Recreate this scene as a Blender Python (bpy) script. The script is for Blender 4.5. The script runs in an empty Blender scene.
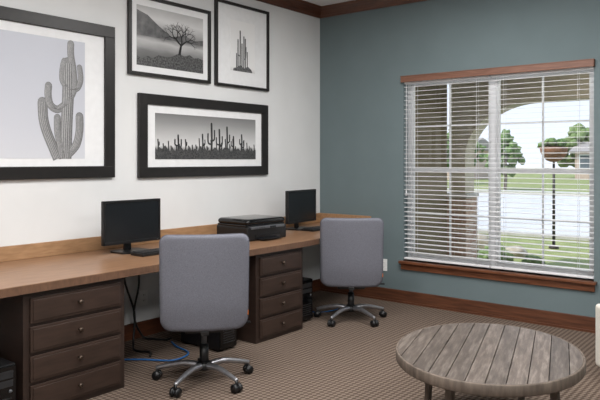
import bpy, bmesh, math, random
from mathutils import Vector, Matrix, noise
random.seed(7)
scene = bpy.context.scene
COL = scene.collection
try:
    scene.view_settings.view_transform = 'Standard'
    scene.view_settings.look = 'None'
except Exception:
    pass

# ------------------------------------------------------------ materials
def lin(c):
    return tuple((x/255/12.92 if x/255 <= .04045 else ((x/255+.055)/1.055)**2.4) for x in c)+(1,)

def base_mat(name, rough=.6, metal=0.0, spec=.5):
    m = bpy.data.materials.new(name); m.use_nodes = True
    b = m.node_tree.nodes['Principled BSDF']
    b.inputs['Roughness'].default_value = rough
    b.inputs['Metallic'].default_value = metal
    if 'Specular IOR Level' in b.inputs: b.inputs['Specular IOR Level'].default_value = spec
    return m, m.node_tree, b

def ramp(nt, stops):
    r = nt.nodes.new('ShaderNodeValToRGB')
    cr = r.color_ramp
    while len(cr.elements) < len(stops): cr.elements.new(.5)
    for e, (p, c) in zip(cr.elements, stops):
        e.position = p; e.color = c
    return r

def coords(nt, scale=(1,1,1), rot=(0,0,0), loc=(0,0,0)):
    tc = nt.nodes.new('ShaderNodeTexCoord'); mp = nt.nodes.new('ShaderNodeMapping')
    mp.inputs['Scale'].default_value = scale; mp.inputs['Rotation'].default_value = rot
    mp.inputs['Location'].default_value = loc
    nt.links.new(tc.outputs['Object'], mp.inputs['Vector'])
    return mp.outputs['Vector']

def noisy(name, c1, c2=None, scale=8, stretch=(1,1,1), rough=.6, metal=0, bump=0, detail=6, spec=.5, lo=.3, hi=.7):
    m, nt, b = base_mat(name, rough, metal, spec)
    if c2 is None: c2 = tuple(max(0, x*.93) for x in c1)
    n = nt.nodes.new('ShaderNodeTexNoise'); n.inputs['Scale'].default_value = scale; n.inputs['Detail'].default_value = detail
    nt.links.new(coords(nt, stretch), n.inputs['Vector'])
    r = ramp(nt, [(lo, lin(c1)), (hi, lin(c2))])
    nt.links.new(n.outputs['Fac'], r.inputs['Fac'])
    nt.links.new(r.outputs['Color'], b.inputs['Base Color'])
    if bump:
        bp = nt.nodes.new('ShaderNodeBump'); bp.inputs['Strength'].default_value = bump; bp.inputs['Distance'].default_value = .01
        nt.links.new(n.outputs['Fac'], bp.inputs['Height']); nt.links.new(bp.outputs['Normal'], b.inputs['Normal'])
    return m

def gradient_z(name, stops, z0, z1, rough=.4, nscale=0, namt=0):
    """print surface: grey tones by local height"""
    m, nt, b = base_mat(name, rough)
    tc = nt.nodes.new('ShaderNodeTexCoord'); sp = nt.nodes.new('ShaderNodeSeparateXYZ')
    nt.links.new(tc.outputs['Object'], sp.inputs[0])
    mr = nt.nodes.new('ShaderNodeMapRange'); mr.inputs[1].default_value = z0; mr.inputs[2].default_value = z1
    nt.links.new(sp.outputs['Z'], mr.inputs[0])
    src = mr.outputs[0]
    if nscale:
        n = nt.nodes.new('ShaderNodeTexNoise'); n.inputs['Scale'].default_value = nscale; n.inputs['Detail'].default_value = 5
        nt.links.new(coords(nt, (1,1,3)), n.inputs['Vector'])
        ma = nt.nodes.new('ShaderNodeMath'); ma.operation = 'MULTIPLY_ADD'
        nt.links.new(n.outputs['Fac'], ma.inputs[0]); ma.inputs[1].default_value = namt
        nt.links.new(src, ma.inputs[2])
        mb = nt.nodes.new('ShaderNodeMath'); mb.operation = 'SUBTRACT'; nt.links.new(ma.outputs[0], mb.inputs[0]); mb.inputs[1].default_value = namt*.5
        src = mb.outputs[0]
    r = ramp(nt, [(p, lin((g,g,g) if not isinstance(g, tuple) else g)) for p, g in stops])
    nt.links.new(src, r.inputs['Fac']); nt.links.new(r.outputs['Color'], b.inputs['Base Color'])
    return m

def carpet_mat():
    m, nt, b = base_mat('carpet_weave', .95, 0, .1)
    v = coords(nt, (1,1,1), (0,0,math.radians(45)))
    sp = nt.nodes.new('ShaderNodeSeparateXYZ'); nt.links.new(v, sp.inputs[0])
    def sinp(o, f):
        a = nt.nodes.new('ShaderNodeMath'); a.operation='MULTIPLY'; a.inputs[1].default_value=f; nt.links.new(o, a.inputs[0])
        s = nt.nodes.new('ShaderNodeMath'); s.operation='SINE'; nt.links.new(a.outputs[0], s.inputs[0]); return s.outputs[0]
    F = 2*math.pi/.050
    sx, sy = sinp(sp.outputs['X'], F), sinp(sp.outputs['Y'], F)
    mu = nt.nodes.new('ShaderNodeMath'); mu.operation='MULTIPLY'; nt.links.new(sx, mu.inputs[0]); nt.links.new(sy, mu.inputs[1])
    n = nt.nodes.new('ShaderNodeTexNoise'); n.inputs['Scale'].default_value = 110; n.inputs['Detail'].default_value = 4
    nt.links.new(coords(nt), n.inputs['Vector'])
    ad = nt.nodes.new('ShaderNodeMath'); ad.operation='MULTIPLY_ADD'; nt.links.new(n.outputs['Fac'], ad.inputs[0]); ad.inputs[1].default_value=1.5
    nt.links.new(mu.outputs[0], ad.inputs[2])
    r = ramp(nt, [(.0, lin((80,67,59))), (.45, lin((91,77,68))), (.8, lin((104,90,80))), (1.0, lin((126,112,101)))])
    nt.links.new(ad.outputs[0], r.inputs['Fac']); nt.links.new(r.outputs['Color'], b.inputs['Base Color'])
    bp = nt.nodes.new('ShaderNodeBump'); bp.inputs['Strength'].default_value=.4; bp.inputs['Distance'].default_value=.005
    nt.links.new(ad.outputs[0], bp.inputs['Height']); nt.links.new(bp.outputs['Normal'], b.inputs['Normal'])
    return m

def brick_mat(name, c1, c2, mortar):
    m, nt, b = base_mat(name, .85)
    tc = nt.nodes.new('ShaderNodeTexCoord'); sp = nt.nodes.new('ShaderNodeSeparateXYZ'); cb = nt.nodes.new('ShaderNodeCombineXYZ')
    nt.links.new(tc.outputs['Object'], sp.inputs[0])
    ad = nt.nodes.new('ShaderNodeMath'); nt.links.new(sp.outputs['X'], ad.inputs[0]); nt.links.new(sp.outputs['Y'], ad.inputs[1])
    nt.links.new(ad.outputs[0], cb.inputs['X']); nt.links.new(sp.outputs['Z'], cb.inputs['Y'])
    br = nt.nodes.new('ShaderNodeTexBrick'); nt.links.new(cb.outputs[0], br.inputs['Vector'])
    br.inputs['Color1'].default_value = lin(c1); br.inputs['Color2'].default_value = lin(c2); br.inputs['Mortar'].default_value = lin(mortar)
    br.inputs['Scale'].default_value = 4.5
    nt.links.new(br.outputs['Color'], b.inputs['Base Color'])
    return m

M = {}
M['white_wall'] = noisy('white_wall_paint', (228,229,229), (223,224,224), 3, rough=.85, spec=.2)
M['teal_wall'] = noisy('teal_wall_paint', (112,126,129), (108,122,125), 3, rough=.8, spec=.25)
M['ceil'] = noisy('ceiling_paint', (236,236,236), (230,230,230), 6, rough=.9)
M['carpet'] = carpet_mat()
M['trim'] = noisy('walnut_trim', (108,64,44), (76,44,30), 5, (1,1,9), rough=.35)
M['trim_x'] = noisy('walnut_trim_x', (108,68,48), (76,46,33), 5, (1,8,12), rough=.35)
M['valance'] = noisy('valance_wood', (134,94,76), (110,74,58), 6, (1,6,14), rough=.5)
M['sillwood'] = noisy('sill_wood', (128,80,56), (90,54,36), 6, (1,6,14), rough=.3)
M['top'] = noisy('desktop_laminate', (156,119,90), (130,97,72), 6, (9,1,4), rough=.33)
M['topedge'] = noisy('desktop_edge', (110,82,64), (92,68,53), 6, (1,9,4), rough=.4)
M['splash'] = noisy('maple_backsplash', (176,138,102), (150,115,82), 9, (5,1,5), rough=.5)
M['cab'] = noisy('espresso_cabinet', (52,38,32), (41,30,25), 7, (1,1,6), rough=.45)
M['drawer'] = noisy('espresso_drawer', (60,45,38), (47,35,29), 7, (1,1,7), rough=.4)
M['knob'] = noisy('bronze_knob', (96,82,72), (70,60,52), 20, rough=.3, metal=.8)
M['black'] = noisy('black_plastic', (20,20,22), (14,14,15), 30, rough=.4)
M['blackgl'] = noisy('black_gloss', (12,12,14), (8,8,9), 10, rough=.12)
M['screen'] = noisy('dark_screen', (22,24,28), (18,20,23), 5, rough=.22)
M['key'] = noisy('dark_key', (38,38,40), (30,30,32), 30, rough=.5)
M['grey'] = noisy('grey_plastic', (92,94,98), (80,82,86), 20, rough=.4)
M['fabric'] = noisy('grey_upholstery', (128,129,138), (104,105,114), 230, rough=.95, bump=.15, spec=.05, detail=4)
M['fabric2'] = noisy('grey_upholstery_edge', (108,109,117), (92,93,101), 260, rough=.95, bump=.15, spec=.05, detail=3)
M['alu'] = noisy('brushed_aluminium', (176,176,180), (150,150,155), 30, rough=.32, metal=.85)
M['frame'] = noisy('black_frame_wood', (30,26,25), (20,18,17), 20, rough=.4)
M['mat'] = noisy('white_mat_board', (238,239,240), (232,233,234), 20, rough=.8)
M['blind'] = noisy('white_blind', (240,240,242), (232,232,235), 10, rough=.5)
M['vinyl'] = noisy('white_vinyl', (232,234,236), (224,226,228), 10, rough=.4)
M['outlet'] = noisy('outlet_plastic', (246,246,245), (240,240,239), 10, rough=.4)
M['blue'] = noisy('blue_cable', (40,110,180), (30,95,160), 10, rough=.5)
M['orange'] = noisy('orange_tag', (220,120,40), (200,100,30), 10, rough=.6)
M['cream'] = noisy('cream_upholstery', (226,222,212), (214,209,198), 120, rough=.9, bump=.1)
M['wleg'] = noisy('weathered_leg', (116,103,92), (76,66,58), 8, (4,4,1), rough=.7)
M['concrete'] = noisy('concrete', (200,196,188), (180,176,168), 4, rough=.9)
M['asphalt'] = noisy('pale_pavement', (204,203,203), (188,187,187), 1.2, rough=.9)
M['lawn'] = noisy('lawn_grass', (150,154,98), (112,126,70), 2.5, rough=.95)
M['leaf'] = noisy('leaf_green', (118,146,84), (56,84,44), 9, rough=.9, bump=.5)
M['leaf2'] = noisy('hedge_green', (140,158,104), (80,104,60), 9, rough=.9, bump=.5)
M['bark'] = noisy('bark', (96,76,58), (70,54,42), 12, rough=.9)
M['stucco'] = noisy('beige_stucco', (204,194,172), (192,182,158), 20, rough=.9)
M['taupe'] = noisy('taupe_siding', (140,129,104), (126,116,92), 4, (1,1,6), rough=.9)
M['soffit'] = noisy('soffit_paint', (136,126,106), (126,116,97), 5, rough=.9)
M['brick'] = brick_mat('porch_stone_brick', (196,166,144), (168,132,112), (206,198,184))
M['housebrick'] = brick_mat('house_brick', (196,172,156), (182,156,140), (204,196,186))
M['roof'] = noisy('shingle_roof', (160,154,150), (142,136,132), 14, rough=.9)
M['rock'] = noisy('limestone', (186,176,160), (148,138,122), 5, rough=.9, bump=.5)
M['coir'] = noisy('coir_basket', (150,104,74), (112,76,52), 30, rough=.95, bump=.5)
M['darkmetal'] = noisy('dark_metal', (58,50,44), (44,39,34), 20, rough=.45, metal=.4)
M['winglass_dark'] = noisy('house_window', (110,118,126), (96,104,112), 5, rough=.1)

def planks():
    m, nt, b = base_mat('weathered_planks', .42)
    n = nt.nodes.new('ShaderNodeTexNoise'); n.inputs['Scale'].default_value = 5; n.inputs['Detail'].default_value = 9; n.inputs['Roughness'].default_value=.7
    nt.links.new(coords(nt, (10,1.2,4)), n.inputs['Vector'])
    r = ramp(nt, [(.28, lin((62,53,47))), (.5, lin((100,89,81))), (.72, lin((144,133,124)))])
    nt.links.new(n.outputs['Fac'], r.inputs['Fac'])
    sp = nt.nodes.new('ShaderNodeSeparateXYZ'); nt.links.new(coords(nt), sp.inputs[0])
    dv = nt.nodes.new('ShaderNodeMath'); dv.operation='DIVIDE'; dv.inputs[1].default_value=.088; nt.links.new(sp.outputs['X'], dv.inputs[0])
    ad = nt.nodes.new('ShaderNodeMath'); ad.operation='ADD'; ad.inputs[1].default_value=.5; nt.links.new(dv.outputs[0], ad.inputs[0])
    fl = nt.nodes.new('ShaderNodeMath'); fl.operation='FLOOR'; nt.links.new(ad.outputs[0], fl.inputs[0])
    wn = nt.nodes.new('ShaderNodeTexWhiteNoise'); wn.noise_dimensions='1D'; nt.links.new(fl.outputs[0], wn.inputs['W'])
    mr = nt.nodes.new('ShaderNodeMapRange'); mr.inputs[3].default_value=.70; mr.inputs[4].default_value=1.10; nt.links.new(wn.outputs['Value'], mr.inputs[0])
    mx = nt.nodes.new('ShaderNodeVectorMath'); mx.operation='SCALE'; nt.links.new(r.outputs['Color'], mx.inputs[0]); nt.links.new(mr.outputs[0], mx.inputs['Scale'])
    nt.links.new(mx.outputs[0], b.inputs['Base Color'])
    bp = nt.nodes.new('ShaderNodeBump'); bp.inputs['Strength'].default_value=.3; bp.inputs['Distance'].default_value=.004
    nt.links.new(n.outputs['Fac'], bp.inputs['Height']); nt.links.new(bp.outputs['Normal'], b.inputs['Normal'])
    return m
M['tabletop'] = planks()

def glass_mat():
    m = bpy.data.materials.new('clear_pane'); m.use_nodes = True; nt = m.node_tree
    for n in list(nt.nodes): nt.nodes.remove(n)
    o = nt.nodes.new('ShaderNodeOutputMaterial'); mx = nt.nodes.new('ShaderNodeMixShader')
    t = nt.nodes.new('ShaderNodeBsdfTransparent'); g = nt.nodes.new('ShaderNodeBsdfGlossy')
    g.inputs['Roughness'].default_value=.02; mx.inputs[0].default_value=.04
    nt.links.new(t.outputs[0], mx.inputs[1]); nt.links.new(g.outputs[0], mx.inputs[2]); nt.links.new(mx.outputs[0], o.inputs[0])
    return m
M['glass'] = glass_mat()

# ------------------------------------------------------------ mesh builder
class MB:
    def __init__(s): s.bm = bmesh.new(); s.mats = []
    def mi(s, m):
        if m not in s.mats: s.mats.append(m)
        return s.mats.index(m)
    def box(s, x0,x1,y0,y1,z0,z1, m='black', bev=0, mtx=None, seg=2):
        t = bmesh.new()
        bmesh.ops.create_cube(t, size=1)
        for v in t.verts:
            v.co = Vector(((x0+x1)/2+v.co.x*(x1-x0), (y0+y1)/2+v.co.y*(y1-y0), (z0+z1)/2+v.co.z*(z1-z0)))
        if bev: bmesh.ops.bevel(t, geom=t.edges[:], offset=bev, segments=seg, affect='EDGES', profile=.6)
        return s.merge(t, m, mtx)
    def merge(s, t, m, mtx=None, smooth=False):
        bmesh.ops.recalc_face_normals(t, faces=t.faces[:])
        i = s.mi(m); mp = {}
        for v in t.verts:
            mp[v] = s.bm.verts.new(mtx @ v.co if mtx else v.co)
        for f in t.faces:
            try:
                nf = s.bm.faces.new([mp[v] for v in f.verts]); nf.material_index = i; nf.smooth = smooth
            except ValueError: pass
        t.free(); return s
    def cyl(s, p0, p1, r0, r1=None, m='black', n=20, smooth=True):
        p0, p1 = Vector(p0), Vector(p1); r1 = r0 if r1 is None else r1
        t = bmesh.new(); d = (p1-p0)
        bmesh.ops.create_cone(t, cap_ends=True, segments=n, radius1=r0, radius2=r1, depth=d.length)
        q = d.to_track_quat('Z','Y').to_matrix().to_4x4()
        return s.merge(t, m, Matrix.Translation((p0+p1)/2) @ q, smooth)
    def lathe(s, prof, m='black', n=28, mtx=None, smooth=True):
        t = bmesh.new(); rings = []
        for r, z in prof:
            if r < 1e-5: rings.append([t.verts.new((0,0,z))])
            else: rings.append([t.verts.new((r*math.cos(2*math.pi*k/n), r*math.sin(2*math.pi*k/n), z)) for k in range(n)])
        for a, b in zip(rings, rings[1:]):
            for k in range(n):
                k2 = (k+1) % n
                if len(a)==1 and len(b)==1: continue
                if len(a)==1: t.faces.new((a[0], b[k], b[k2]))
                elif len(b)==1: t.faces.new((a[k], a[k2], b[0]))
                else: t.faces.new((a[k], a[k2], b[k2], b[k]))
        return s.merge(t, m, mtx, smooth)
    def prism(s, pts, z0, z1, m='black', mtx=None):
        t = bmesh.new()
        a = [t.verts.new((x,y,z0)) for x,y in pts]; b = [t.verts.new((x,y,z1)) for x,y in pts]
        t.faces.new(a[::-1]); t.faces.new(b)
        for k in range(len(pts)):
            k2=(k+1)%len(pts); t.faces.new((a[k],a[k2],b[k2],b[k]))
        return s.merge(t, m, mtx)
    def tube(s, pts, r, m='black', n=8, sub=6):
        P = [Vector(p) for p in pts]; Q = []
        rr = r if isinstance(r,(list,tuple)) else [r]*len(P); R=[]
        for i in range(len(P)-1):
            a=P[max(i-1,0)];b=P[i];c=P[i+1];d=P[min(i+2,len(P)-1)]
            for k in range(sub):
                u=k/sub
                Q.append(.5*((2*b)+(c-a)*u+(2*a-5*b+4*c-d)*u*u+(3*b-a-3*c+d)*u**3)); R.append(rr[i]*(1-u)+rr[i+1]*u)
        Q.append(P[-1]); R.append(rr[-1])
        t = bmesh.new(); rings=[]; up=Vector((0,0,1)); prev=None
        for i,q in enumerate(Q):
            d=(Q[min(i+1,len(Q)-1)]-Q[max(i-1,0)]).normalized()
            if prev is None:
                x = d.cross(up); x = x if x.length>.05 else d.cross(Vector((1,0,0)))
            else: x = prev - d*prev.dot(d)
            x.normalize(); prev=x; y=d.cross(x)
            rings.append([t.verts.new(q+R[i]*(x*math.cos(2*math.pi*k/n)+y*math.sin(2*math.pi*k/n))) for k in range(n)])
        for a,b in zip(rings,rings[1:]):
            for k in range(n): t.faces.new((a[k],a[(k+1)%n],b[(k+1)%n],b[k]))
        t.faces.new(rings[0]); t.faces.new(rings[-1])
        return s.merge(t, m, None, True)
    def pillow(s, outline, th, m, edge=.25, bulge=.0, deform=None, rings=10):
        t = bmesh.new(); L=[]
        n=len(outline); seq=[]; h=th/2
        for sc in (0,.25,.5,.7,.84,.92,.965,.99,1.0):
            d=max(0,(sc-(1-edge))/edge); y=h*math.sqrt(max(0,1-d*d))+bulge*(1-sc*sc)
            seq.append((sc,y))
        full=[(a,-y) for a,y in seq]+[(a,y) for a,y in reversed(seq[:-1])]
        for sc,y in full:
            if sc==0: L.append([t.verts.new((0,y,0))])
            else: L.append([t.verts.new((a*sc,y,b*sc)) for a,b in outline])
        for a,b in zip(L,L[1:]):
            for k in range(n):
                k2=(k+1)%n
                if len(a)==1: t.faces.new((a[0],b[k],b[k2]))
                elif len(b)==1: t.faces.new((a[k],a[k2],b[0]))
                else: t.faces.new((a[k],a[k2],b[k2],b[k]))
        if deform:
            for v in t.verts: v.co=deform(v.co.copy())
        return s.merge(t, m, None, True)
    def done(s, name, parent=None, loc=None, **props):
        me = bpy.data.meshes.new(name); s.bm.to_mesh(me); s.bm.free()
        for m in s.mats: me.materials.append(M[m] if isinstance(m,str) else m)
        o = bpy.data.objects.new(name, me); COL.objects.link(o)
        if parent: o.parent = parent
        if loc: o.location = loc
        for k,v in props.items(): o[k]=v
        return o

def thing(name, label, cat, loc=(0,0,0), rz=0, **kw):
    o = bpy.data.objects.new(name, None); COL.objects.link(o); o.empty_display_size=.1
    o.location = loc; o.rotation_euler=(0,0,rz)
    o['label']=label; o['category']=cat
    for k,v in kw.items(): o[k]=v
    return o

def copy_thing(src, loc, rz, label=None):
    def cp(o, par):
        c = o.copy(); COL.objects.link(c)
        if par: c.parent = par
        for ch in list(o.children): cp(ch, c)
        return c
    n = cp(src, None); n.location=loc; n.rotation_euler=(0,0,rz)
    if label: n['label']=label
    return n

def structure(o): o['kind']='structure'; return o

def rrect(w, h, r, n=7, taper=0, rb=None):
    pts=[]; rb = r if rb is None else rb
    for sx,sy,a0 in ((1,1,0),(-1,1,90),(-1,-1,180),(1,-1,270)):
        q = r if sy>0 else rb
        cx,cy=sx*(w/2-q),sy*(h/2-q)
        for k in range(n+1):
            a=math.radians(a0+90*k/n); x=cx+q*math.cos(a); y=cy+q*math.sin(a)
            pts.append((x*(1-taper*(y/(h/2))),y))
    out=[]
    for i,p in enumerate(pts):
        q=pts[(i+1)%len(pts)]; out.append(p)
        if (Vector(p)-Vector(q)).length>.1:
            for k in range(1,6): out.append((p[0]+(q[0]-p[0])*k/6,p[1]+(q[1]-p[1])*k/6))
    return out

# ------------------------------------------------------------ room
H = 3.06
XR, YF = 6.6, -7.6
b=MB(); b.box(-.15,XR,YF,.15,-.1,0,'carpet'); structure(b.done('floor'))
b=MB(); b.box(-.15,XR,YF,.15,H,H+.1,'ceil'); structure(b.done('ceiling'))
b=MB(); b.box(-.15,0,YF,0,0,H,'white_wall'); structure(b.done('wall_left'))
b=MB(); b.box(XR,XR+.15,YF,.15,0,H,'teal_wall'); structure(b.done('wall_right'))
b=MB(); b.box(-.15,XR+.15,YF-.15,YF,0,H,'white_wall'); structure(b.done('wall_front'))
WX0,WX1,WZ0,WZ1 = 1.03,2.805,.42,2.215
b=MB()
b.box(-.15,WX0,0,.15,0,H,'teal_wall'); b.box(WX1,XR,0,.15,0,H,'teal_wall')
b.box(WX0,WX1,0,.15,0,WZ0,'teal_wall'); b.box(WX0,WX1,0,.15,WZ1,H,'teal_wall')
structure(b.done('wall_back'))
b=MB(); b.box(0,.018,YF,-.0,0,.125,'trim',.004); structure(b.done('baseboard_left'))
b=MB(); b.box(.018,XR,-.018,0,0,.125,'trim_x',.004); b.box(.018,XR,-.026,-.018,0,.02,'trim_x'); structure(b.done('baseboard_back'))
prof=[(0,0),(0,-.105),(.012,-.105),(.018,-.09),(.03,-.08),(.045,-.05),(.07,-.028),(.085,-.02),(.092,-.01),(.092,0)]
b=MB()
mt = Matrix(((1,0,0,0),(0,0,1,0),(0,1,0,H),(0,0,0,1)))
b.prism(prof, YF, 0, 'trim', mt); structure(b.done('trim_1'))
b=MB()
mt = Matrix(((0,0,1,0),(-1,0,0,0),(0,1,0,H),(0,0,0,1)))
b.prism(prof, 0, XR, 'trim_x', mt); structure(b.done('trim_2'))

# window
win = thing('window_1','white vinyl double window in teal wall','window',(0,.11,0)); structure(win)
b=MB(); xm=(WX0+WX1)/2; f=.04
def fr(b,x0,x1,z0,z1,w,y0,y1,m):
    b.box(x0,x0+w,y0,y1,z0,z1,m); b.box(x1-w,x1,y0,y1,z0,z1,m); b.box(x0+w,x1-w,y0,y1,z0,z0+w,m); b.box(x0+w,x1-w,y0,y1,z1-w,z1,m)
fr(b,WX0,WX1,WZ0,WZ1,f,-.025,.03,'vinyl')
b.box(xm-.03,xm+.03,-.025,.03,WZ0+f,WZ1-f,'vinyl')
b.done('window_frame',win)
for (a,c) in ((WX0+f,xm-.03),(xm+.03,WX1-f)):
    b=MB()
    zm=(WZ0+WZ1)/2
    fr(b,a,c,WZ0+f,WZ1-f,.022,-.01,.02,'vinyl')
    b.box(a+.022,c-.022,-.012,.022,zm-.018,zm+.018,'vinyl')
    mx=(a+c)/2
    b.box(mx-.008,mx+.008,-.004,.01,WZ0+f,WZ1-f,'vinyl')
    for zz in (WZ0+f+(zm-WZ0-f)*.5, zm+(WZ1-f-zm)*.5):
        b.box(a+.022,c-.022,-.004,.01,zz-.008,zz+.008,'vinyl')
    b.done('sash',win)
    b=MB(); b.box(a+.02,c-.02,.012,.014,WZ0+f+.02,WZ1-f-.02,'glass'); b.done('glass',win)
# sill
b=MB(); b.box(1.0,2.83,-.05,.085,.395,.42,'sillwood',.005); b.box(1.015,2.815,-.022,-.0,.335,.395,'sillwood',.004)
structure(b.done('trim_3'))
# valance
va = thing('window_valance','reddish brown wooden valance above the white blinds','valance',(0,0,0))
b=MB(); b.box(1.018,2.812,-.035,-.022,2.180,2.236,'valance',.004)
b.box(1.018,1.03,-.022,0,2.180,2.236,'valance'); b.box(2.800,2.812,-.022,0,2.180,2.236,'valance')
b.box(1.016,2.814,-.038,0,2.234,2.243,'valance',.003)
b.done('valance_board',va)
# blinds
for bi,(x0,x1) in enumerate(((1.036,xm-.006),(xm+.006,2.80))):
    bl = thing('window_blind','white two inch horizontal slat blind, slats open','blind',(0,.03,0),group='white slat blinds in the window')
    b=MB(); b.box(x0,x1,-.022,.022,2.165,2.205,'blind',.003); b.done('head_rail',bl)
    b=MB(); z=2.135; ang=math.radians(3.0)
    while z>.47:
        R = Matrix.Translation((0,0,z)) @ Matrix.Rotation(ang,4,'X')
        b.box(x0,x1,-.0235,.0235,-.0015,.0015,'blind',0,R)
        z-=.0440
    b.done('slats',bl)
    b=MB(); b.box(x0,x1,-.024,.024,.436,.452,'blind',.004); b.done('bottom_rail',bl)
    b=MB()
    for fx in (.14,.86):
        xx=x0+(x1-x0)*fx
        for yy in (-.026,.026): b.cyl((xx,yy,.44),(xx,yy,2.17),.0014,None,'blind',6)
    b.done('ladder_cord',bl)
    if bi==0:
        b=MB(); b.tube([(x0+.03,-.034,2.16),(x0+.03,-.034,1.5),(x0+.03,-.034,1.12)],.003,'blind',6,2)
        b.cyl((x0+.03,-.034,1.12),(x0+.03,-.034,1.06),.005,.009,'blind',10); b.done('pull_cord',bl)

# ------------------------------------------------------------ desk
DX=.90; PX=.865; ZT=.74
wt = thing('desk_worktop','long brown laminate desktop running along the white wall','desk',(0,0,0))
b=MB(); b.prism([(.001,-5.4),(DX-.002,-5.4),(DX-.002,-1.38),(.773,-.001),(.001,-.001)],ZT-.045,ZT,'top')
b.done('desktop',wt)
b=MB(); b.prism([(DX-.002,-5.4),(DX+.004,-5.4),(DX+.004,-1.379),(.779,-.001),(.773,-.001),(DX-.002,-1.38)],ZT-.047,ZT-.002,'topedge')
b.done('edge_band',wt,label='darker brown front edge band')
b=MB(); b.box(.03,PX,-5.38,-5.34,0,ZT-.045,'cab'); b.done('end_panel',wt)
b=MB(); b.box(.001,.02,-5.4,-.001,ZT+.0005,ZT+.1,'splash',.003); structure(b.done('trim_4'))
b=MB(); b.box(.02,.66,-.02,-.001,ZT+.0005,ZT+.1,'splash',.003); structure(b.done('trim_5'))

def pedestal(y0,y1,label):
    w=y1-y0; c=thing('drawer_cabinet',label,'cabinet',(0,(y0+y1)/2,0))
    c['group']='dark brown drawer pedestals under the desktop'
    b=MB(); zt=ZT-.048
    b.box(.03,PX,-w/2,w/2,.0,zt,'cab',.003)
    b.done('body',c)
    n=4; g=.018; z0=.035; hgt=(zt-.03-z0-(n-1)*g)/n
    for k in range(n):
        za=z0+k*(hgt+g); ya,yb=-w/2+.035,w/2-.035
        b=MB(); b.box(PX+.001,PX+.016,ya,yb,za,za+hgt,'drawer',.004)
        b.box(PX+.012,PX+.021,ya+.014,yb-.014,za+.014,za+hgt-.014,'drawer',.004)
        d=b.done('drawer',c)
        b=MB(); mt=Matrix.Translation((PX+.021,0,za+hgt*.52)) @ Matrix.Rotation(math.pi/2,4,'Y')
        b.lathe([(0,0),(.007,0),(.006,.010),(.014,.016),(.015,.022),(.010,.027),(0,.028)],'knob',16,mt)
        b.done('knob',d)
    return c
pedestal(-3.85,-3.19,'dark brown four drawer cabinet under the desktop near the first chair')
pedestal(-1.98,-1.40,'dark brown four drawer cabinet between the two office chairs')

# ------------------------------------------------------------ electronics
def monitor(loc,rz,label):
    m=thing('computer_monitor',label,'monitor',loc,rz); m['group']='black flat monitors on the desktop'
    W,Hh=.50,.315; zc=.205+.02
    b=MB(); b.box(-.015,.012,-W/2,W/2,zc-Hh/2,zc+Hh/2,'black',.006)
    b.box(-.045,-.015,-W/2+.08,W/2-.08,zc-.1,zc+.1,'black',.012)
    fr2=.016
    for (a0,a1,c0,c1) in ((-W/2,W/2,zc-Hh/2,zc-Hh/2+fr2*1.3),(-W/2,W/2,zc+Hh/2-fr2,zc+Hh/2),(-W/2,-W/2+fr2,zc-Hh/2,zc+Hh/2),(W/2-fr2,W/2,zc-Hh/2,zc+Hh/2)):
        b.box(.011,.018,a0,a1,c0,c1,'black',.002)
    b.done('housing',m)
    b=MB(); b.box(.012,.0135,-W/2+fr2,W/2-fr2,zc-Hh/2+fr2*1.3,zc+Hh/2-fr2,'screen'); b.done('screen',m)
    b=MB(); b.box(-.065,-.045,-.03,.03,.01,zc+.03,'black',.006)
    b.prism(rrect(.2,.25,.05),0,.012,'black',Matrix.Translation((-.02,0,0)))
    b.done('stand',m)
    b=MB(); b.cyl((.018,W/2-.03,zc-Hh/2+.01),(.0195,W/2-.03,zc-Hh/2+.01),.004,None,'grey',12); b.done('power_button',m)
    return m
def keyboard(loc,rz,label):
    k=thing('keyboard',label,'keyboard',loc,rz); k['group']='black keyboards on the desktop'
    b=MB()
    b.box(-.07,.07,-.22,.22,.0,.02,'black',.005); b.done('body',k)
    b=MB()
    for r in range(5):
        n=15 if r<4 else 8
        for c in range(n):
            ww=.40/n; y=-.205+c*ww
            b.box(.040-r*.024-.010,.040-r*.024+.010,y+.0015,y+ww-.0015,.02,.026,'key',.0015,None,1)
    b.done('keys',k,kind='stuff')
    return k
def mouse(loc,rz):
    m=thing('computer_mouse','small black mouse beside the keyboard','mouse',loc,rz); m['group']='black computer mice'
    t=MB(); out=rrect(.06,.105,.028)
    t.pillow(out,.034,'black',.45,.004,lambda v:Vector((v.z, v.x, max(0,v.y+.017))))
    t.done('mouse_body',m)
    b=MB(); b.cyl((-.028,-.004,.034),(-.028,.004,.034),.008,None,'grey',12); b.done('scroll_wheel',m)
Z1=ZT+.0005
monitor((.30,-2.71,Z1),math.radians(-1),'black flat monitor on a stand next to the nearer chair')
monitor((.30,-.71,Z1),math.radians(5),'black flat monitor on a stand near the room corner')
keyboard((.50,-2.60,Z1),0,'black keyboard below the nearer monitor')
keyboard((.46,-.60,Z1),0,'black keyboard below the monitor near the corner')
mouse((.50,-2.28,Z1),0); mouse((.46,-.27,Z1),0)

# printer
p=thing('printer','black all in one inkjet printer with rounded lid on the desktop','printer',(.40,-1.52,Z1),math.radians(-3))
b=MB(); 
b.box(-.2,.19,-.235,.235,.0,.118,'black',.014,None,3)
b.box(-.19,.17,-.23,.23,.115,.135,'blackgl',.008)
b.done('body',p)
b=MB(); b.pillow(rrect(.47,.38,.03),.05,'blackgl',.12,.004,lambda v:Vector((v.z-.005, v.x, v.y+.155))); b.done('lid',p)
b=MB(); b.box(.19,.194,-.15,.15,.012,.05,'screen',.002); b.box(.19,.255,-.12,.12,.010,.018,'black',.003); b.done('paper_tray',p)
b=MB(); b.box(.165,.2,-.2,.2,.098,.12,'grey',.004)
for k in range(6): b.cyl((.201,-.15+k*.02,.109),(.203,-.15+k*.02,.109),.005,None,'key',10)
b.box(.2,.202,.02,.09,.102,.116,'screen'); b.done('control_panel',p)

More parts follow.
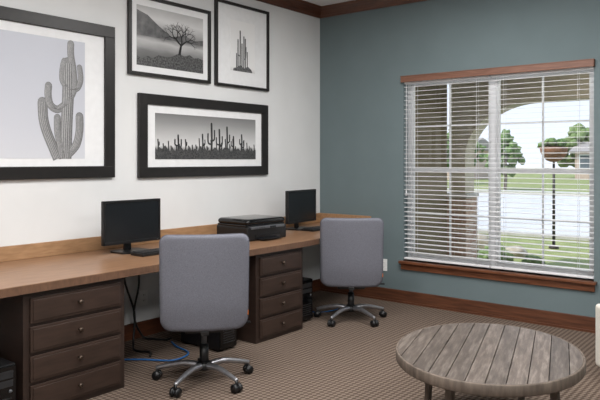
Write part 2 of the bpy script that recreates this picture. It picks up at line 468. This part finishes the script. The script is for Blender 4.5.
def tower(loc,label,h=.38,w=.18,d=.42):
    t=thing('computer_tower',label,'computer',loc); t['group']='black computer towers on the carpet'
    b=MB(); b.box(-d,0,-w/2,w/2,.012,h,'black',.006)
    for sx in (-d+.04,-.04):
        for sy in (-w/2+.03,w/2-.03): b.cyl((sx,sy,0),(sx,sy,.014),.012,None,'key',10)
    b.done('case',t)
    b=MB(); b.box(.0,.012,-w/2+.004,w/2-.004,.02,h-.004,'blackgl',.005)
    b.box(.012,.014,-w/2+.02,w/2-.02,h-.07,h-.03,'key',.001); b.box(.012,.014,-w/2+.02,w/2-.02,h-.115,h-.08,'key',.001)
    for k in range(6): b.box(.012,.014,-w/2+.03,w/2-.03,.06+k*.018,.066+k*.018,'key')
    b.done('front_panel',t)
    b=MB(); b.cyl((.012,w/2-.035,h-.14),(.017,w/2-.035,h-.14),.009,None,'grey',14); b.done('power_button',t)
tower((.80,-2.22,0),'black computer tower on the carpet beside the nearer chair',.36)
tower((.74,-1.20,0),'black computer tower on the carpet beside the farther chair',.37)
tower((.88,-3.99,0),'black computer tower under the desktop beside the drawer cabinet',.33)

# ------------------------------------------------------------ office chair (faces local +Y)
def office_chair(loc,rz,label):
    c=thing('office_chair',label,'chair',loc,rz); c['group']='grey upholstered swivel office chairs'
    tilt=math.radians(8)
    def dback(v):
        x,y,z=v
        y += .7*x*x
        lean=-math.tan(tilt)*(z+.28)
        lean += .10*max(0,(-.16-z))*1.5
        return Vector((x, y+lean-.205, z+.668))
    b=MB(); b.pillow(rrect(.535,.60,.052,taper=-.005,rb=.07),.055,'fabric',.055,.002,dback); b.done('backrest',c)
    b=MB()
    ol=rrect(.533,.598,.052,taper=-.005,rb=.07)
    pts=[dback(Vector((a,-.004,z))) for a,z in ol]; pts.append(pts[0])
    b.tube(pts,.004,'fabric2',6,1); b.done('seam_piping',c,label='darker grey edge piping')
    b=MB(); b.pillow(rrect(.51,.50,.10),.10,'fabric',.14,.008,lambda v:Vector((v.x, v.z+.045, v.y+.425+ .25*v.x*v.x))); b.done('seat',c)
    b=MB(); b.box(-.12,.12,-.12,.14,.335,.375,'black',.012); b.box(-.025,.025,-.2,-.1,.34,.37,'black',.006); b.cyl((0,0,.335),(0,0,.345),.05,None,'black',20)
    b.done('tilt_mechanism',c)
    b=MB(); b.tube([(.1,.02,.35),(.2,.03,.345),(.27,.03,.36)],.006,'black',8); b.box(.25,.30,.015,.045,.353,.365,'black',.004); b.done('height_lever',c)
    b=MB(); b.cyl((0,0,.10),(0,0,.24),.03,.028,'black'); b.cyl((0,0,.24),(0,0,.345),.017,None,'grey'); b.done('gas_column',c)
    b=MB(); b.lathe([(0,.075),(.045,.078),(.052,.09),(.05,.115),(.036,.13),(0,.131)],'black',24); base=b.done('base_hub',c)
    for k in range(5):
        a=math.radians(72*k+20); ca,sa=math.cos(a),math.sin(a)
        b=MB(); b.tube([(ca*.03,sa*.03,.105),(ca*.13,sa*.13,.112),(ca*.23,sa*.23,.095),(ca*.315,sa*.315,.073)],[.021,.019,.016,.013],'alu',10); b.done('leg',base,label='silver aluminium leg')
        b=MB(); cx,cy=ca*.31,sa*.31; px_,py_=-sa,ca
        for sgn in (-1,1):
            o1=.008*sgn; o2=.026*sgn
            b.cyl((cx+px_*o1,cy+py_*o1,.028),(cx+px_*o2,cy+py_*o2,.028),.028,None,'black',18)
        b.cyl((cx,cy,.03),(cx,cy,.075),.009,None,'black',10)
        b.cyl((cx+px_*-.02,cy+py_*-.02,.028),(cx+px_*.02,cy+py_*.02,.028),.012,None,'grey',10)
        b.done('caster',c)
    b=MB(); b.box(.250,.268,-.176,-.168,.455,.485,'orange',.002); b.box(.262,.270,-.176,-.135,.455,.485,'orange',.002); b.done('tag',c,label='small orange paper tag')
    return c
ch=office_chair((1.165,-2.80,0),math.radians(48),'grey fabric swivel chair beside the black tower, at the nearer computer')
ch2=copy_thing(ch,(1.0,-.88,0),math.radians(36),'grey fabric swivel chair at the computer near the room corner')
for o in ch2.children:      # this chair is set a little lower
    if o.name.split('.')[0] in ('backrest','seam_piping','seat','tilt_mechanism','height_lever','tag'): o.location.z -= .045

# ------------------------------------------------------------ pictures
def stroke(t, pts, ws, x=0, sub=5, caps=True):
    P=[Vector(p) for p in pts]; Q=[];R=[]
    if not isinstance(ws,(list,tuple)): ws=[ws]*len(P)
    for i in range(len(P)-1):
        a=P[max(i-1,0)];b_=P[i];c=P[i+1];d=P[min(i+2,len(P)-1)]
        for k in range(sub):
            u=k/sub; Q.append(.5*((2*b_)+(c-a)*u+(2*a-5*b_+4*c-d)*u*u+(3*b_-a-3*c+d)*u**3)); R.append(ws[i]*(1-u)+ws[i+1]*u)
    Q.append(P[-1]);R.append(ws[-1])
    L=[];Rr=[]
    for i,q in enumerate(Q):
        d=(Q[min(i+1,len(Q)-1)]-Q[max(i-1,0)]); d=d.normalized() if d.length>0 else Vector((0,1)); nrm=Vector((-d.y,d.x))
        L.append(q+nrm*R[i]/2); Rr.append(q-nrm*R[i]/2)
    mid=[]
    if caps:
        d=(Q[-1]-Q[-2]).normalized(); nrm=Vector((-d.y,d.x)); r=R[-1]/2
        for k in range(1,6):
            a=math.pi*k/6; mid.append(Q[-1]+nrm*r*math.cos(a)+d*r*math.sin(a))
    vl=[t.verts.new((x,p.x,p.y)) for p in L]; vr=[t.verts.new((x,p.x,p.y)) for p in Rr]
    for i in range(len(vl)-1): t.faces.new((vr[i],vr[i+1],vl[i+1],vl[i]))
    if mid:
        vm=[t.verts.new((x,p.x,p.y)) for p in mid]; t.faces.new([vl[-1]]+vm+[vr[-1]])
def flat(mat, name, parent, strokes=(), polys=(), x=.02):
    b=MB(); t=bmesh.new(); i=0
    for s in strokes: stroke(t,s[0],s[1],x+i*.00002); i+=1
    for poly in polys: t.faces.new([t.verts.new((x+i*.00002,a,c)) for a,c in poly]); i+=1
    for f_ in t.faces:
        f_.normal_update()
        if f_.normal.x<0: f_.normal_flip()
    im=b.mi(mat); mp={}
    for v in t.verts: mp[v]=b.bm.verts.new(v.co)
    for f_ in t.faces: b.bm.faces.new([mp[v] for v in f_.verts]).material_index=im
    t.free(); return b.done(name,parent)
def picture(y0,y1,z0,z1,fw,ms,mt_,mb,printmat,label,depth=.03):
    yc,zc=(y0+y1)/2,(z0+z1)/2; w,h=y1-y0,z1-z0
    pic=thing('framed_picture',label,'picture',(.001,yc,zc)); pic['group']='black framed black and white photographs on the white wall'
    b=MB()
    b.box(0,depth,-w/2,w/2,h/2-fw,h/2,'frame',.004); b.box(0,depth,-w/2,w/2,-h/2,-h/2+fw,'frame',.004)
    b.box(0,depth,-w/2,-w/2+fw,-h/2+fw-.003,h/2-fw+.003,'frame',.004); b.box(0,depth,w/2-fw,w/2,-h/2+fw-.003,h/2-fw+.003,'frame',.004)
    b.done('frame',pic)
    b=MB(); b.box(.004,.012,-w/2+fw,w/2-fw,-h/2+fw,h/2-fw,'mat'); b.done('mat_board',pic)
    iy0,iy1,iz0,iz1=-w/2+fw+ms,w/2-fw-ms,-h/2+fw+mb,h/2-fw-mt_
    b=MB(); pm=gradient_z('print_'+printmat[0],printmat[1],iz0,iz1,.35,*printmat[2:]); b.box(.012,.0135,iy0,iy1,iz0,iz1,pm); b.done('print',pic)
    T=lambda u,v:(iy0+u*(iy1-iy0),iz0+v*(iz1-iz0))
    return pic,T,(iy1-iy0),(iz1-iz0)
def G(name,g,g2=None,sc=30,st=(1,1,1)): 
    g2=g2 if g2 is not None else g
    return noisy('ink_'+name,(g,g,g),(g2,g2,g2+2),sc,st,rough=.4)
# A : tall saguaro
pic,T,w,h=picture(-3.81,-2.66,1.282,2.432,.088,.165,.065,.055,('pale_sky',[(0,(212,214,220)),(.25,(204,206,214)),(1,(188,191,201))]),'black framed photograph of a tall many armed saguaro cactus')
K1=G('cactus_mid',156,120,60,(1,6,1)); K2=G('cactus_dark',126,92,70); K3=G('cactus_light',186,152,100)
arms=[([(.66,0),(.60,.10),(.53,.22),(.49,.33),(.48,.46)],.115),([(.72,0),(.69,.12),(.66,.22),(.655,.34)],.085),
      ([(.76,.46),(.66,.41),(.575,.44),(.545,.52),(.55,.60)],.085),
      ([(.755,0),(.77,.3),(.785,.52),(.79,.72),(.785,.80)],.145),
      ([(.80,.50),(.86,.60),(.85,.75),(.82,.88),(.82,.97)],.085),
      ([(.79,.58),(.90,.60),(.945,.68),(.93,.78)],.07),([(.77,.60),(.715,.66),(.72,.76),(.74,.82)],.07),
      ([(.79,.04),(.89,.12),(.93,.24),(.93,.36)],.10)]
def sc_arms(arms,scale=1,off=0): return [([T(u+off*wd,v) for u,v in pts],wd*w*scale) for pts,wd in arms]
flat(K2,'printed_cactus',pic,strokes=sc_arms(arms,1.0),x=.0142)
flat(K1,'printed_cactus_flesh',pic,strokes=sc_arms(arms,.86,-.05),x=.0150)
flat(K3,'printed_cactus_ribs',pic,strokes=sc_arms(arms,.10,-.34)+sc_arms(arms,.10,-.17)+sc_arms(arms,.08,0)+sc_arms(arms,.07,.17),x=.0158)
flat(K2,'printed_cactus_grooves',pic,strokes=sc_arms(arms,.05,-.25)+sc_arms(arms,.05,-.08)+sc_arms(arms,.06,.09)+sc_arms(arms,.07,.25),x=.0166)
# B : tree by lake
pic,T,w,h=picture(-2.53,-1.652,2.09,2.735,.028,.055,.055,.055,('lake',[(0,60),(.25,120),(.42,190),(.5,130),(.62,160),(.8,214),(1,180)],6,.12),'black framed photograph of a bare tree beside a misty lake')
flat(G('hills',122,78,14),'printed_hills',pic,polys=[[T(0,.5),T(1,.5),T(1,.60),T(.85,.57),T(.7,.63),T(.5,.56),T(.3,.72),T(.15,.86),T(0,.92)]],x=.0142)
flat(G('shore',110,22,70),'printed_shore',pic,polys=[[T(0,0),T(1,0),T(1,.24),T(.92,.27),T(.85,.25),T(.78,.30),T(.7,.26),T(.6,.29),T(.5,.22),T(.42,.20),T(.3,.21),T(.22,.14),T(.15,.17),T(.07,.11),T(0,.15)]],x=.0148)
random.seed(11)
st=[]
def br(p,a,l,wd,d):
    q=(p[0]+math.cos(a)*l, p[1]+math.sin(a)*l*1.15); m_=((p[0]+q[0])/2+random.uniform(-.14,.14)*l,(p[1]+q[1])/2+random.uniform(-.14,.14)*l)
    st.append(([T(*p),T(*m_),T(*q)],[wd*w,wd*.85*w,wd*.65*w]))
    if d>0:
        for da in ((-.5,.5) if d<4 else (-.85,-.1,.75)):
            br(q,a*.94+.09+da+random.uniform(-.25,.25),l*random.uniform(.60,.86),wd*.60,d-1)
br((.62,.27),1.40,.15,.04,5)
flat(G('tree',34,22),'printed_tree',pic,strokes=st,x=.0155)
# C : slender cacti on white
pic,T,w,h=picture(-1.59,-.868,2.087,2.868,.026,.17,.13,.13,('blank',[(0,214),(.08,238),(.5,240),(1,240)]),'thin black framed photograph of slender cacti on a white ground')
KC=G('slender',60,120,60)
flat(KC,'printed_cacti',pic,strokes=[([T(u,0.02),T(u+dx,v*.5),T(u+dx,v)],wd*w) for u,dx,v,wd in ((.30,0,.62,.045),(.38,.01,.80,.05),(.46,0,.55,.045),(.53,.01,.70,.045),(.60,0,.66,.045),(.68,0,.40,.04),(.24,0,.34,.04))]+
     [([T(.38,.3),T(.30,.34),T(.29,.46)],.03*w),([T(.54,.25),T(.62,.3),T(.63,.5)],.03*w)],
     polys=[[T(.1,0),T(.9,0),T(.85,.06),T(.7,.12),T(.55,.07),T(.4,.13),T(.25,.07),T(.12,.05)]],x=.0145)
# D : desert panorama
pic,T,w,h=picture(-2.433,-.884,1.272,1.950,.085,.085,.065,.065,('desert',[(0,50),(.2,110),(.3,214),(.5,194),(.8,150),(1,122)],5,.05),'wide black framed panorama photograph of saguaro cacti in a desert')
KD=G('desert_cacti',56,28,60)
st=[]
def sag(u,b0,hh,wd,arms_):
    st.append(([T(u,b0),T(u+.003,b0+hh*.5),T(u,b0+hh)],wd*w))
    for sgn,at,up,sp in arms_:
        st.append(([T(u,b0+hh*at),T(u+sgn*sp*.7,b0+hh*at+.01),T(u+sgn*sp,b0+hh*(at+.1)),T(u+sgn*sp,b0+hh*(at+up))],wd*w*.75))
sag(.52,.15,.68,.018,[(-1,.3,.35,.035),(1,.42,.35,.03)])
sag(.60,.15,.55,.016,[(-1,.35,.3,.03),(1,.3,.4,.03)])
sag(.68,.15,.62,.016,[(1,.4,.3,.028)])
sag(.75,.15,.40,.014,[(-1,.4,.3,.025)])
sag(.84,.15,.45,.014,[(1,.3,.4,.025),(-1,.45,.3,.022)])
sag(.20,.15,.38,.015,[(-1,.4,.35,.028),(1,.3,.45,.028)])
sag(.43,.15,.42,.013,[(1,.4,.3,.024)])
random.seed(21)
for k in range(26):
    u=.03+.94*k/25+random.uniform(-.012,.012)
    sag(u,.15,random.uniform(.14,.34),random.uniform(.007,.011),[(1,.5,.3,.012)] if k%3==0 else [])
flat(KD,'printed_desert',pic,strokes=st,x=.0150)
random.seed(9); pts=[T(0,0),T(1,0)]
for k in range(61): pts.append(T(1-k/60,.22+random.uniform(-.05,.10)))
flat(G('desert_scrub',92,24,80),'printed_scrub',pic,polys=[pts],x=.0160)

# ------------------------------------------------------------ outlets & cables
def outlet(loc,rz,label):
    o=thing('wall_outlet',label,'outlet',loc,rz)
    b=MB(); b.box(-.040,.040,-.006,0,-.06,.06,'outlet',.002); b.done('cover_plate',o)
    for zz in (-.022,.022):
        b=MB(); b.prism(rrect(.034,.028,.012),0,.003,'outlet',Matrix.Translation((0,-.006,zz)) @ Matrix.Rotation(math.pi/2,4,'X'))
        b.box(-.009,-.006,-.0095,-.009,zz-.005,zz+.006,'black'); b.box(.006,.009,-.0095,-.009,zz-.005,zz+.006,'black')
        b.done('socket',o)
outlet((0,-2.37,.31),math.radians(90),'white duplex outlet on the white wall under the desktop')
outlet((.807,0,.355),0,'white duplex outlet on the teal wall beside the farther chair')
def cable(name,pts,r,m,label):
    t=thing(name,label,'cable'); b=MB(); b.tube(pts,r,m,6,6); b.done('cord',t)
cable('power_cable',[(.04,-2.47,.69),(.06,-2.46,.45),(.05,-2.50,.2),(.08,-2.44,.03),(.16,-2.4,.012),(.26,-2.35,.012),(.30,-2.34,.03)],.008,'black','black power cable hanging behind the desktop')
cable('power_cable',[(.06,-2.60,.69),(.12,-2.64,.50),(.16,-2.58,.25),(.20,-2.62,.05),(.30,-2.68,.012),(.42,-2.64,.012),(.5,-2.70,.012)],.008,'black','black power cable curling onto the carpet')
cable('network_cable',[(.40,-2.88,.01),(.52,-2.78,.01),(.70,-2.66,.01),(.66,-2.48,.01),(.46,-2.42,.01),(.33,-2.36,.01)],.006,'blue','blue network cable lying on the carpet')
cable('network_cable',[(.45,-.95,.69),(.5,-1.05,.5),(.42,-1.0,.25),(.55,-.9,.02),(.7,-.72,.01),(.62,-.5,.01)],.005,'blue','blue network cable by the farther chair')
cable('power_cable',[(.04,-.7,.69),(.12,-.76,.4),(.2,-.7,.15),(.25,-.8,.012),(.3,-.98,.012)],.006,'black','black power cable beneath the far monitor')

# ------------------------------------------------------------ coffee table
RZ=math.radians(38.5-22)
SY=1.20
ct=thing('coffee_table','round weathered wood plank coffee table on the carpet','table',(2.88,-2.38,0),RZ)
b=MB(); Rr=.461; pw=.088; zt=.42
for k in range(-5,6):
    a0=max(-Rr+.001,k*pw-pw/2+.0022); a1=min(Rr-.001,k*pw+pw/2-.0022)
    if a1-a0<.01: continue
    top_=[];bot=[]
    for j in range(9):
        x=a0+(a1-a0)*j/8; y=SY*math.sqrt(max(0,Rr*Rr-x*x)); top_.append((x,y)); bot.append((x,-y))
    poly=bot+top_[::-1]
    t=bmesh.new()
    va_=[t.verts.new((x,y,zt-.028)) for x,y in poly]; vb=[t.verts.new((x,y,zt-.0005)) for x,y in poly]
    t.faces.new(va_[::-1]); t.faces.new(vb)
    for q in range(len(poly)):
        q2=(q+1)%len(poly)
        t.faces.new((va_[q],va_[q2],vb[q2],vb[q]))
    bmesh.ops.remove_doubles(t,verts=t.verts[:],dist=1e-5)
    b.merge(t,'tabletop')
b.prism([(.45*math.cos(a*math.pi/24),SY*.45*math.sin(a*math.pi/24)) for a in range(48)],zt-.035,zt-.027,'frame')
b.done('plank_top',ct)
b=MB(); b.lathe([(.4615,zt-.052),(.470,zt-.054),(.474,zt-.048),(.474,zt-.005),(.471,zt),(.463,zt),(.4615,zt-.002),(.4615,zt-.052)],'wleg',72,Matrix.Diagonal((1,SY,1,1))); b.done('rim',ct,label='thin curved weathered wood side band')
for a in (0,1,2,3):
    an=math.radians(45+90*a)+math.radians(22); cx,cy=.35*math.cos(an),.38*math.sin(an)
    b=MB(); mt=Matrix.Translation((cx,cy,0)) @ Matrix.Rotation(an,4,'Z')
    t=bmesh.new(); bmesh.ops.create_cube(t,size=1)
    for v in t.verts:
        s=.040 if v.co.z>0 else .03
        v.co=Vector((v.co.x*s+(.03 if v.co.z<0 else 0),v.co.y*s,(.385 if v.co.z>0 else 0)))
    bmesh.ops.bevel(t,geom=t.edges[:],offset=.004,segments=2,affect='EDGES')
    b.merge(t,'wleg',mt); b.done('leg',ct)
b=MB()
for an in (22+45,22+135):
    b.box(-.34,.34,-.015,.015,zt-.08,zt-.036,'wleg',.003,Matrix.Rotation(math.radians(an),4,'Z'))
b.done('apron_stretcher',ct)

# ------------------------------------------------------------ armchair (edge of view)
ac=thing('armchair','cream upholstered armchair near the coffee table','chair',(3.583,-1.084,0),math.radians(38.5))
b=MB(); b.box(-.26,.26,-.36,.30,.10,.30,'cream',.03,None,3); b.done('seat_base',ac)
b=MB(); b.box(-.255,.255,-.38,.28,.30,.41,'cream',.04,None,4); b.done('seat_cushion',ac)
for s in (-1,1):
    b=MB(); b.box(s*.33-.07,s*.33+.07,-.38,.30,.06,.47,'cream',.03,None,4); b.done('armrest',ac)
b=MB(); b.box(-.20,.26,.28,.42,.10,.60,'cream',.05,None,4) ; b.done('backrest',ac)
for sx in (-.33,.33):
    for sy in (-.32,.26):
        b=MB(); b.cyl((sx,sy,0),(sx,sy,.07),.016,.022,'frame',14); b.done('leg',ac)

# ------------------------------------------------------------ exterior
def ext(name,label,cat): return thing(name,label,cat)
def sset(o,label,cat): o['label']=label; o['category']=cat; o['kind']='structure'
b=MB(); b.box(-90,60,.15,110,-.3,-.12,'lawn'); sset(b.done('lawn'),'green lawn outside the window','lawn')
b=MB(); b.box(-90,60,7.6,22.5,-.12,-.10,'asphalt'); sset(b.done('street'),'pale concrete street beyond the lawn','street')
b=MB(); b.box(-90,60,7.3,7.6,-.12,-.04,'concrete',.01); b.box(-90,60,22.5,22.8,-.12,-.04,'concrete',.01); b.box(-90,60,25,26.4,-.12,-.09,'concrete'); sset(b.done('street_curb'),'concrete curb and sidewalk along the street','curb')
b=MB(); b.box(.0,6,.15,2.95,-.12,-.04,'concrete'); sset(b.done('porch_floor'),'concrete porch slab outside the window','porch')
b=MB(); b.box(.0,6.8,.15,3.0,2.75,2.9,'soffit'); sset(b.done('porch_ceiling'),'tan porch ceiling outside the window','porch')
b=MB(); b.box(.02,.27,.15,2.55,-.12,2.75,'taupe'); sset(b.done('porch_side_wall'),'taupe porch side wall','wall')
ar=ext('porch_arcade','beige stucco porch arch with brick base','arch'); ar['kind']='structure'
x0,x1=.50,5.6; zs,za=1.45,2.16
b=MB()
b.box(.27,x0,2.62,2.92,.95,zs,'stucco'); b.box(x1,6.2,2.62,2.92,.95,zs,'stucco')
xs=[.27]+[x0+.9*(1-math.cos(math.pi/2*k/12)) for k in range(13)]+[x1-.9*(1-math.cos(math.pi/2*k/12)) for k in range(12,-1,-1)]+[6.2]
zz=[zs]+[zs+(za-zs)*math.sin(math.pi/2*k/12) for k in range(13)]+[zs+(za-zs)*math.sin(math.pi/2*k/12) for k in range(12,-1,-1)]+[zs]
for k in range(len(xs)-1):
    if xs[k+1]-xs[k]<1e-5: continue
    za0,za1=zz[k],zz[k+1]
    t=bmesh.new(); bmesh.ops.create_cube(t,size=1)
    for v in t.verts:
        X=xs[k] if v.co.x<0 else xs[k+1]; Y=2.62 if v.co.y<0 else 2.92
        Z=2.75 if v.co.z>0 else (za0 if v.co.x<0 else za1)
        v.co=Vector((X,Y,Z))
    b.merge(t,'stucco')
b.done('arch_wall',ar)
b=MB(); b.box(.24,x0+.03,2.58,2.96,-.12,.9,'brick'); b.box(x1-.03,6.25,2.58,2.96,-.12,.9,'brick'); b.box(.22,x0+.05,2.56,2.98,.9,.96,'concrete',.01); b.box(x1-.05,6.27,2.56,2.98,.9,.96,'concrete',.01); b.done('brick_base',ar)

def blob(c,r,seed,sub=3,amp=.3,sq=(1,1,1),freq=2.5):
    t=bmesh.new(); bmesh.ops.create_icosphere(t,subdivisions=sub,radius=1)
    for v in t.verts:
        n=noise.noise(v.co*freq+Vector((seed,seed*2,0)))+.5*noise.noise(v.co*freq*2.5+Vector((seed,0,0)))
        v.co=Vector((v.co.x*sq[0],v.co.y*sq[1],v.co.z*sq[2]))*r*(1+amp*n)+Vector(c)
    return t
def tree(loc,hh,r,label,m='leaf',seed=0):
    tr=thing('tree',label,'tree',loc)
    b=MB(); b.tube([(0,0,0),(.05*r,0,hh*.3),(0,.05*r,hh*.6)],[.06*r+.03,.05*r+.02,.03*r+.02],'bark',8); b.done('trunk',tr)
    b=MB(); random.seed(seed)
    for k in range(60):
        a=k*2.4; q=(k+.5)/60; zz_=hh*(.30+.66*q); rr=r*(1.0*math.sin(math.pi*(.18+.78*q)))*random.uniform(.35,1.05)
        b.merge(blob((math.cos(a)*rr,math.sin(a)*rr,zz_+random.uniform(-.06,.06)*hh),r*random.uniform(.13,.24),seed+k,2,.8,freq=3.5),m,None,True)
    b.done('foliage',tr)
tree((-8.3,27,-.12),2.9,1.0,'small leafy green tree across the street','leaf',1)
tree((-13.6,33,-.12),3.6,1.4,'leafy green tree across the street','leaf',9)
tree((-1.2,47,-.12),3.4,1.6,'leafy green tree across the street','leaf2',12)
tree((-11.5,52,-.12),4.2,2.0,'large leafy green tree across the street','leaf2',16)
def house(loc,w,d,hh,label,rz=0):
    hs=thing('house',label,'house',loc,rz)
    b=MB(); b.box(-w/2,w/2,-d/2,d/2,0,hh,'housebrick'); b.done('walls',hs)
    b=MB(); mt=Matrix(((0,0,1,0),(1,0,0,0),(0,1,0,0),(0,0,0,1)))
    b.prism([(-d/2-.4,hh),(d/2+.4,hh),(0,hh+d*.17)],-w/2-.4,w/2+.4,'roof',mt); b.done('roof',hs)
    for k in range(4):
        xx=-w/2+w*(k+.5)/4
        b=MB(); b.box(xx-.6,xx+.6,-d/2-.04,-d/2,.9,1.9,'winglass_dark'); fr(b,xx-.68,xx+.68,.82,1.98,.08,-d/2-.06,-d/2,'vinyl'); b.done('house_window',hs)
house((-21.5,44,-.12),9,6,2.3,'tan brick house across the street')
house((-7.0,52,-.12),8,6,2.2,'small tan brick house across the street')
house((4.5,62,-.12),12,7,2.4,'long tan brick house across the street')
pl=thing('planter_post','dark metal post holding a coir basket of green plants','planter',(.66,5.9,-.12))
b=MB(); b.cyl((0,0,0),(0,0,1.56),.026,.02,'darkmetal',14); b.cyl((0,0,0),(0,0,.05),.09,.07,'darkmetal',16)
b.box(-.2,.2,-.015,.015,1.36,1.385,'darkmetal'); b.done('post',pl)
b=MB(); b.lathe([(0,1.50),(.06,1.505),(.12,1.53),(.18,1.59),(.22,1.67),(.235,1.76),(.22,1.76),(0,1.73)],'coir',24); b.done('basket',pl)
b=MB()
for k in range(22):
    a=k*.8; rr=.04+.17*((k*7)%5)/4; b.merge(blob((rr*math.cos(a),rr*math.sin(a),1.80+.08*((k*3)%4)/3*(1-rr*2.5)),.055,k+30,2,.9),'leaf',None,True)
b.done('foliage',pl)
for k,(x,y,r) in enumerate(((-.35,5.0,.24),(.50,4.5,.16),(-1.15,5.6,.25))):
    b=MB(); b.merge(blob((0,0,r*.45),r,k+50,3,.35,(1.2,1,.7),1.2),'rock',None,True)
    o=b.done('boulder',None,(x,y,-.12)); o['label']='pale limestone boulder on the lawn'; o['category']='rock'; o['group']='boulders outside the window'
for k,(x,y,r) in enumerate(((.50,3.65,.24),(-.25,4.0,.28),(1.05,3.7,.15))):
    b=MB()
    for q in range(22):
        a=q*2.4; rr=r*.9*math.sqrt(q/22); b.merge(blob((rr*math.cos(a),rr*math.sin(a),r*(.85-.55*q/22)),r*.3,q+k*31,2,.9,freq=4),'leaf2',None,True)
    o=b.done('shrub',None,(x,y,-.12)); o['label']='low green shrub beside the porch'; o['category']='shrub'; o['group']='shrubs outside the window'

# ------------------------------------------------------------ light
def area(loc,size,power,col=(1,1,1),name='ceiling_lamp'):
    l=bpy.data.lights.new(name,'AREA'); l.energy=power; l.size=size; l.color=col
    o=bpy.data.objects.new(name,l); COL.objects.link(o); o.location=loc; return o
area((2.2,-1.8,3.0),1.2,72,(1,.985,.97))
area((2.2,-4.2,3.0),1.2,80,(1,.985,.97))
area((4.9,-2.6,3.0),1.2,62,(1,.985,.97))
area((4.6,-6.2,3.0),1.6,114,(1,.985,.97))
area((2.6,1.4,2.72),.6,20,(1,.95,.85),'porch_fill_light')  # added fill light without a fixture, brightens the dark porch
s=bpy.data.lights.new('sun','SUN'); s.energy=4.0; s.angle=math.radians(2); s.color=(1,.97,.92)
so=bpy.data.objects.new('sun',s); COL.objects.link(so); so.rotation_euler=Vector((-.35,-.55,.9)).to_track_quat('Z','Y').to_euler()
w=bpy.data.worlds.new('sky'); scene.world=w; w.use_nodes=True; nt=w.node_tree
bg=nt.nodes['Background']; bg.inputs['Strength'].default_value=1.3
tc=nt.nodes.new('ShaderNodeTexCoord'); sp=nt.nodes.new('ShaderNodeSeparateXYZ'); nt.links.new(tc.outputs['Generated'],sp.inputs[0])
r=ramp(nt,[(.0,(.80,.86,.94,1)),(.12,(.74,.83,.95,1)),(.6,(.50,.68,.95,1))]); nt.links.new(sp.outputs['Z'],r.inputs['Fac']); nt.links.new(r.outputs['Color'],bg.inputs['Color'])

# ------------------------------------------------------------ camera
cd=bpy.data.cameras.new('camera'); cam=bpy.data.objects.new('camera',cd); COL.objects.link(cam)
cd.sensor_width=36; cd.lens=39.0; cd.shift_y=-40/600
cam.location=(4.237,-5.675,1.415); cam.rotation_euler=(math.pi/2,0,math.radians(38.5))
scene.camera=cam
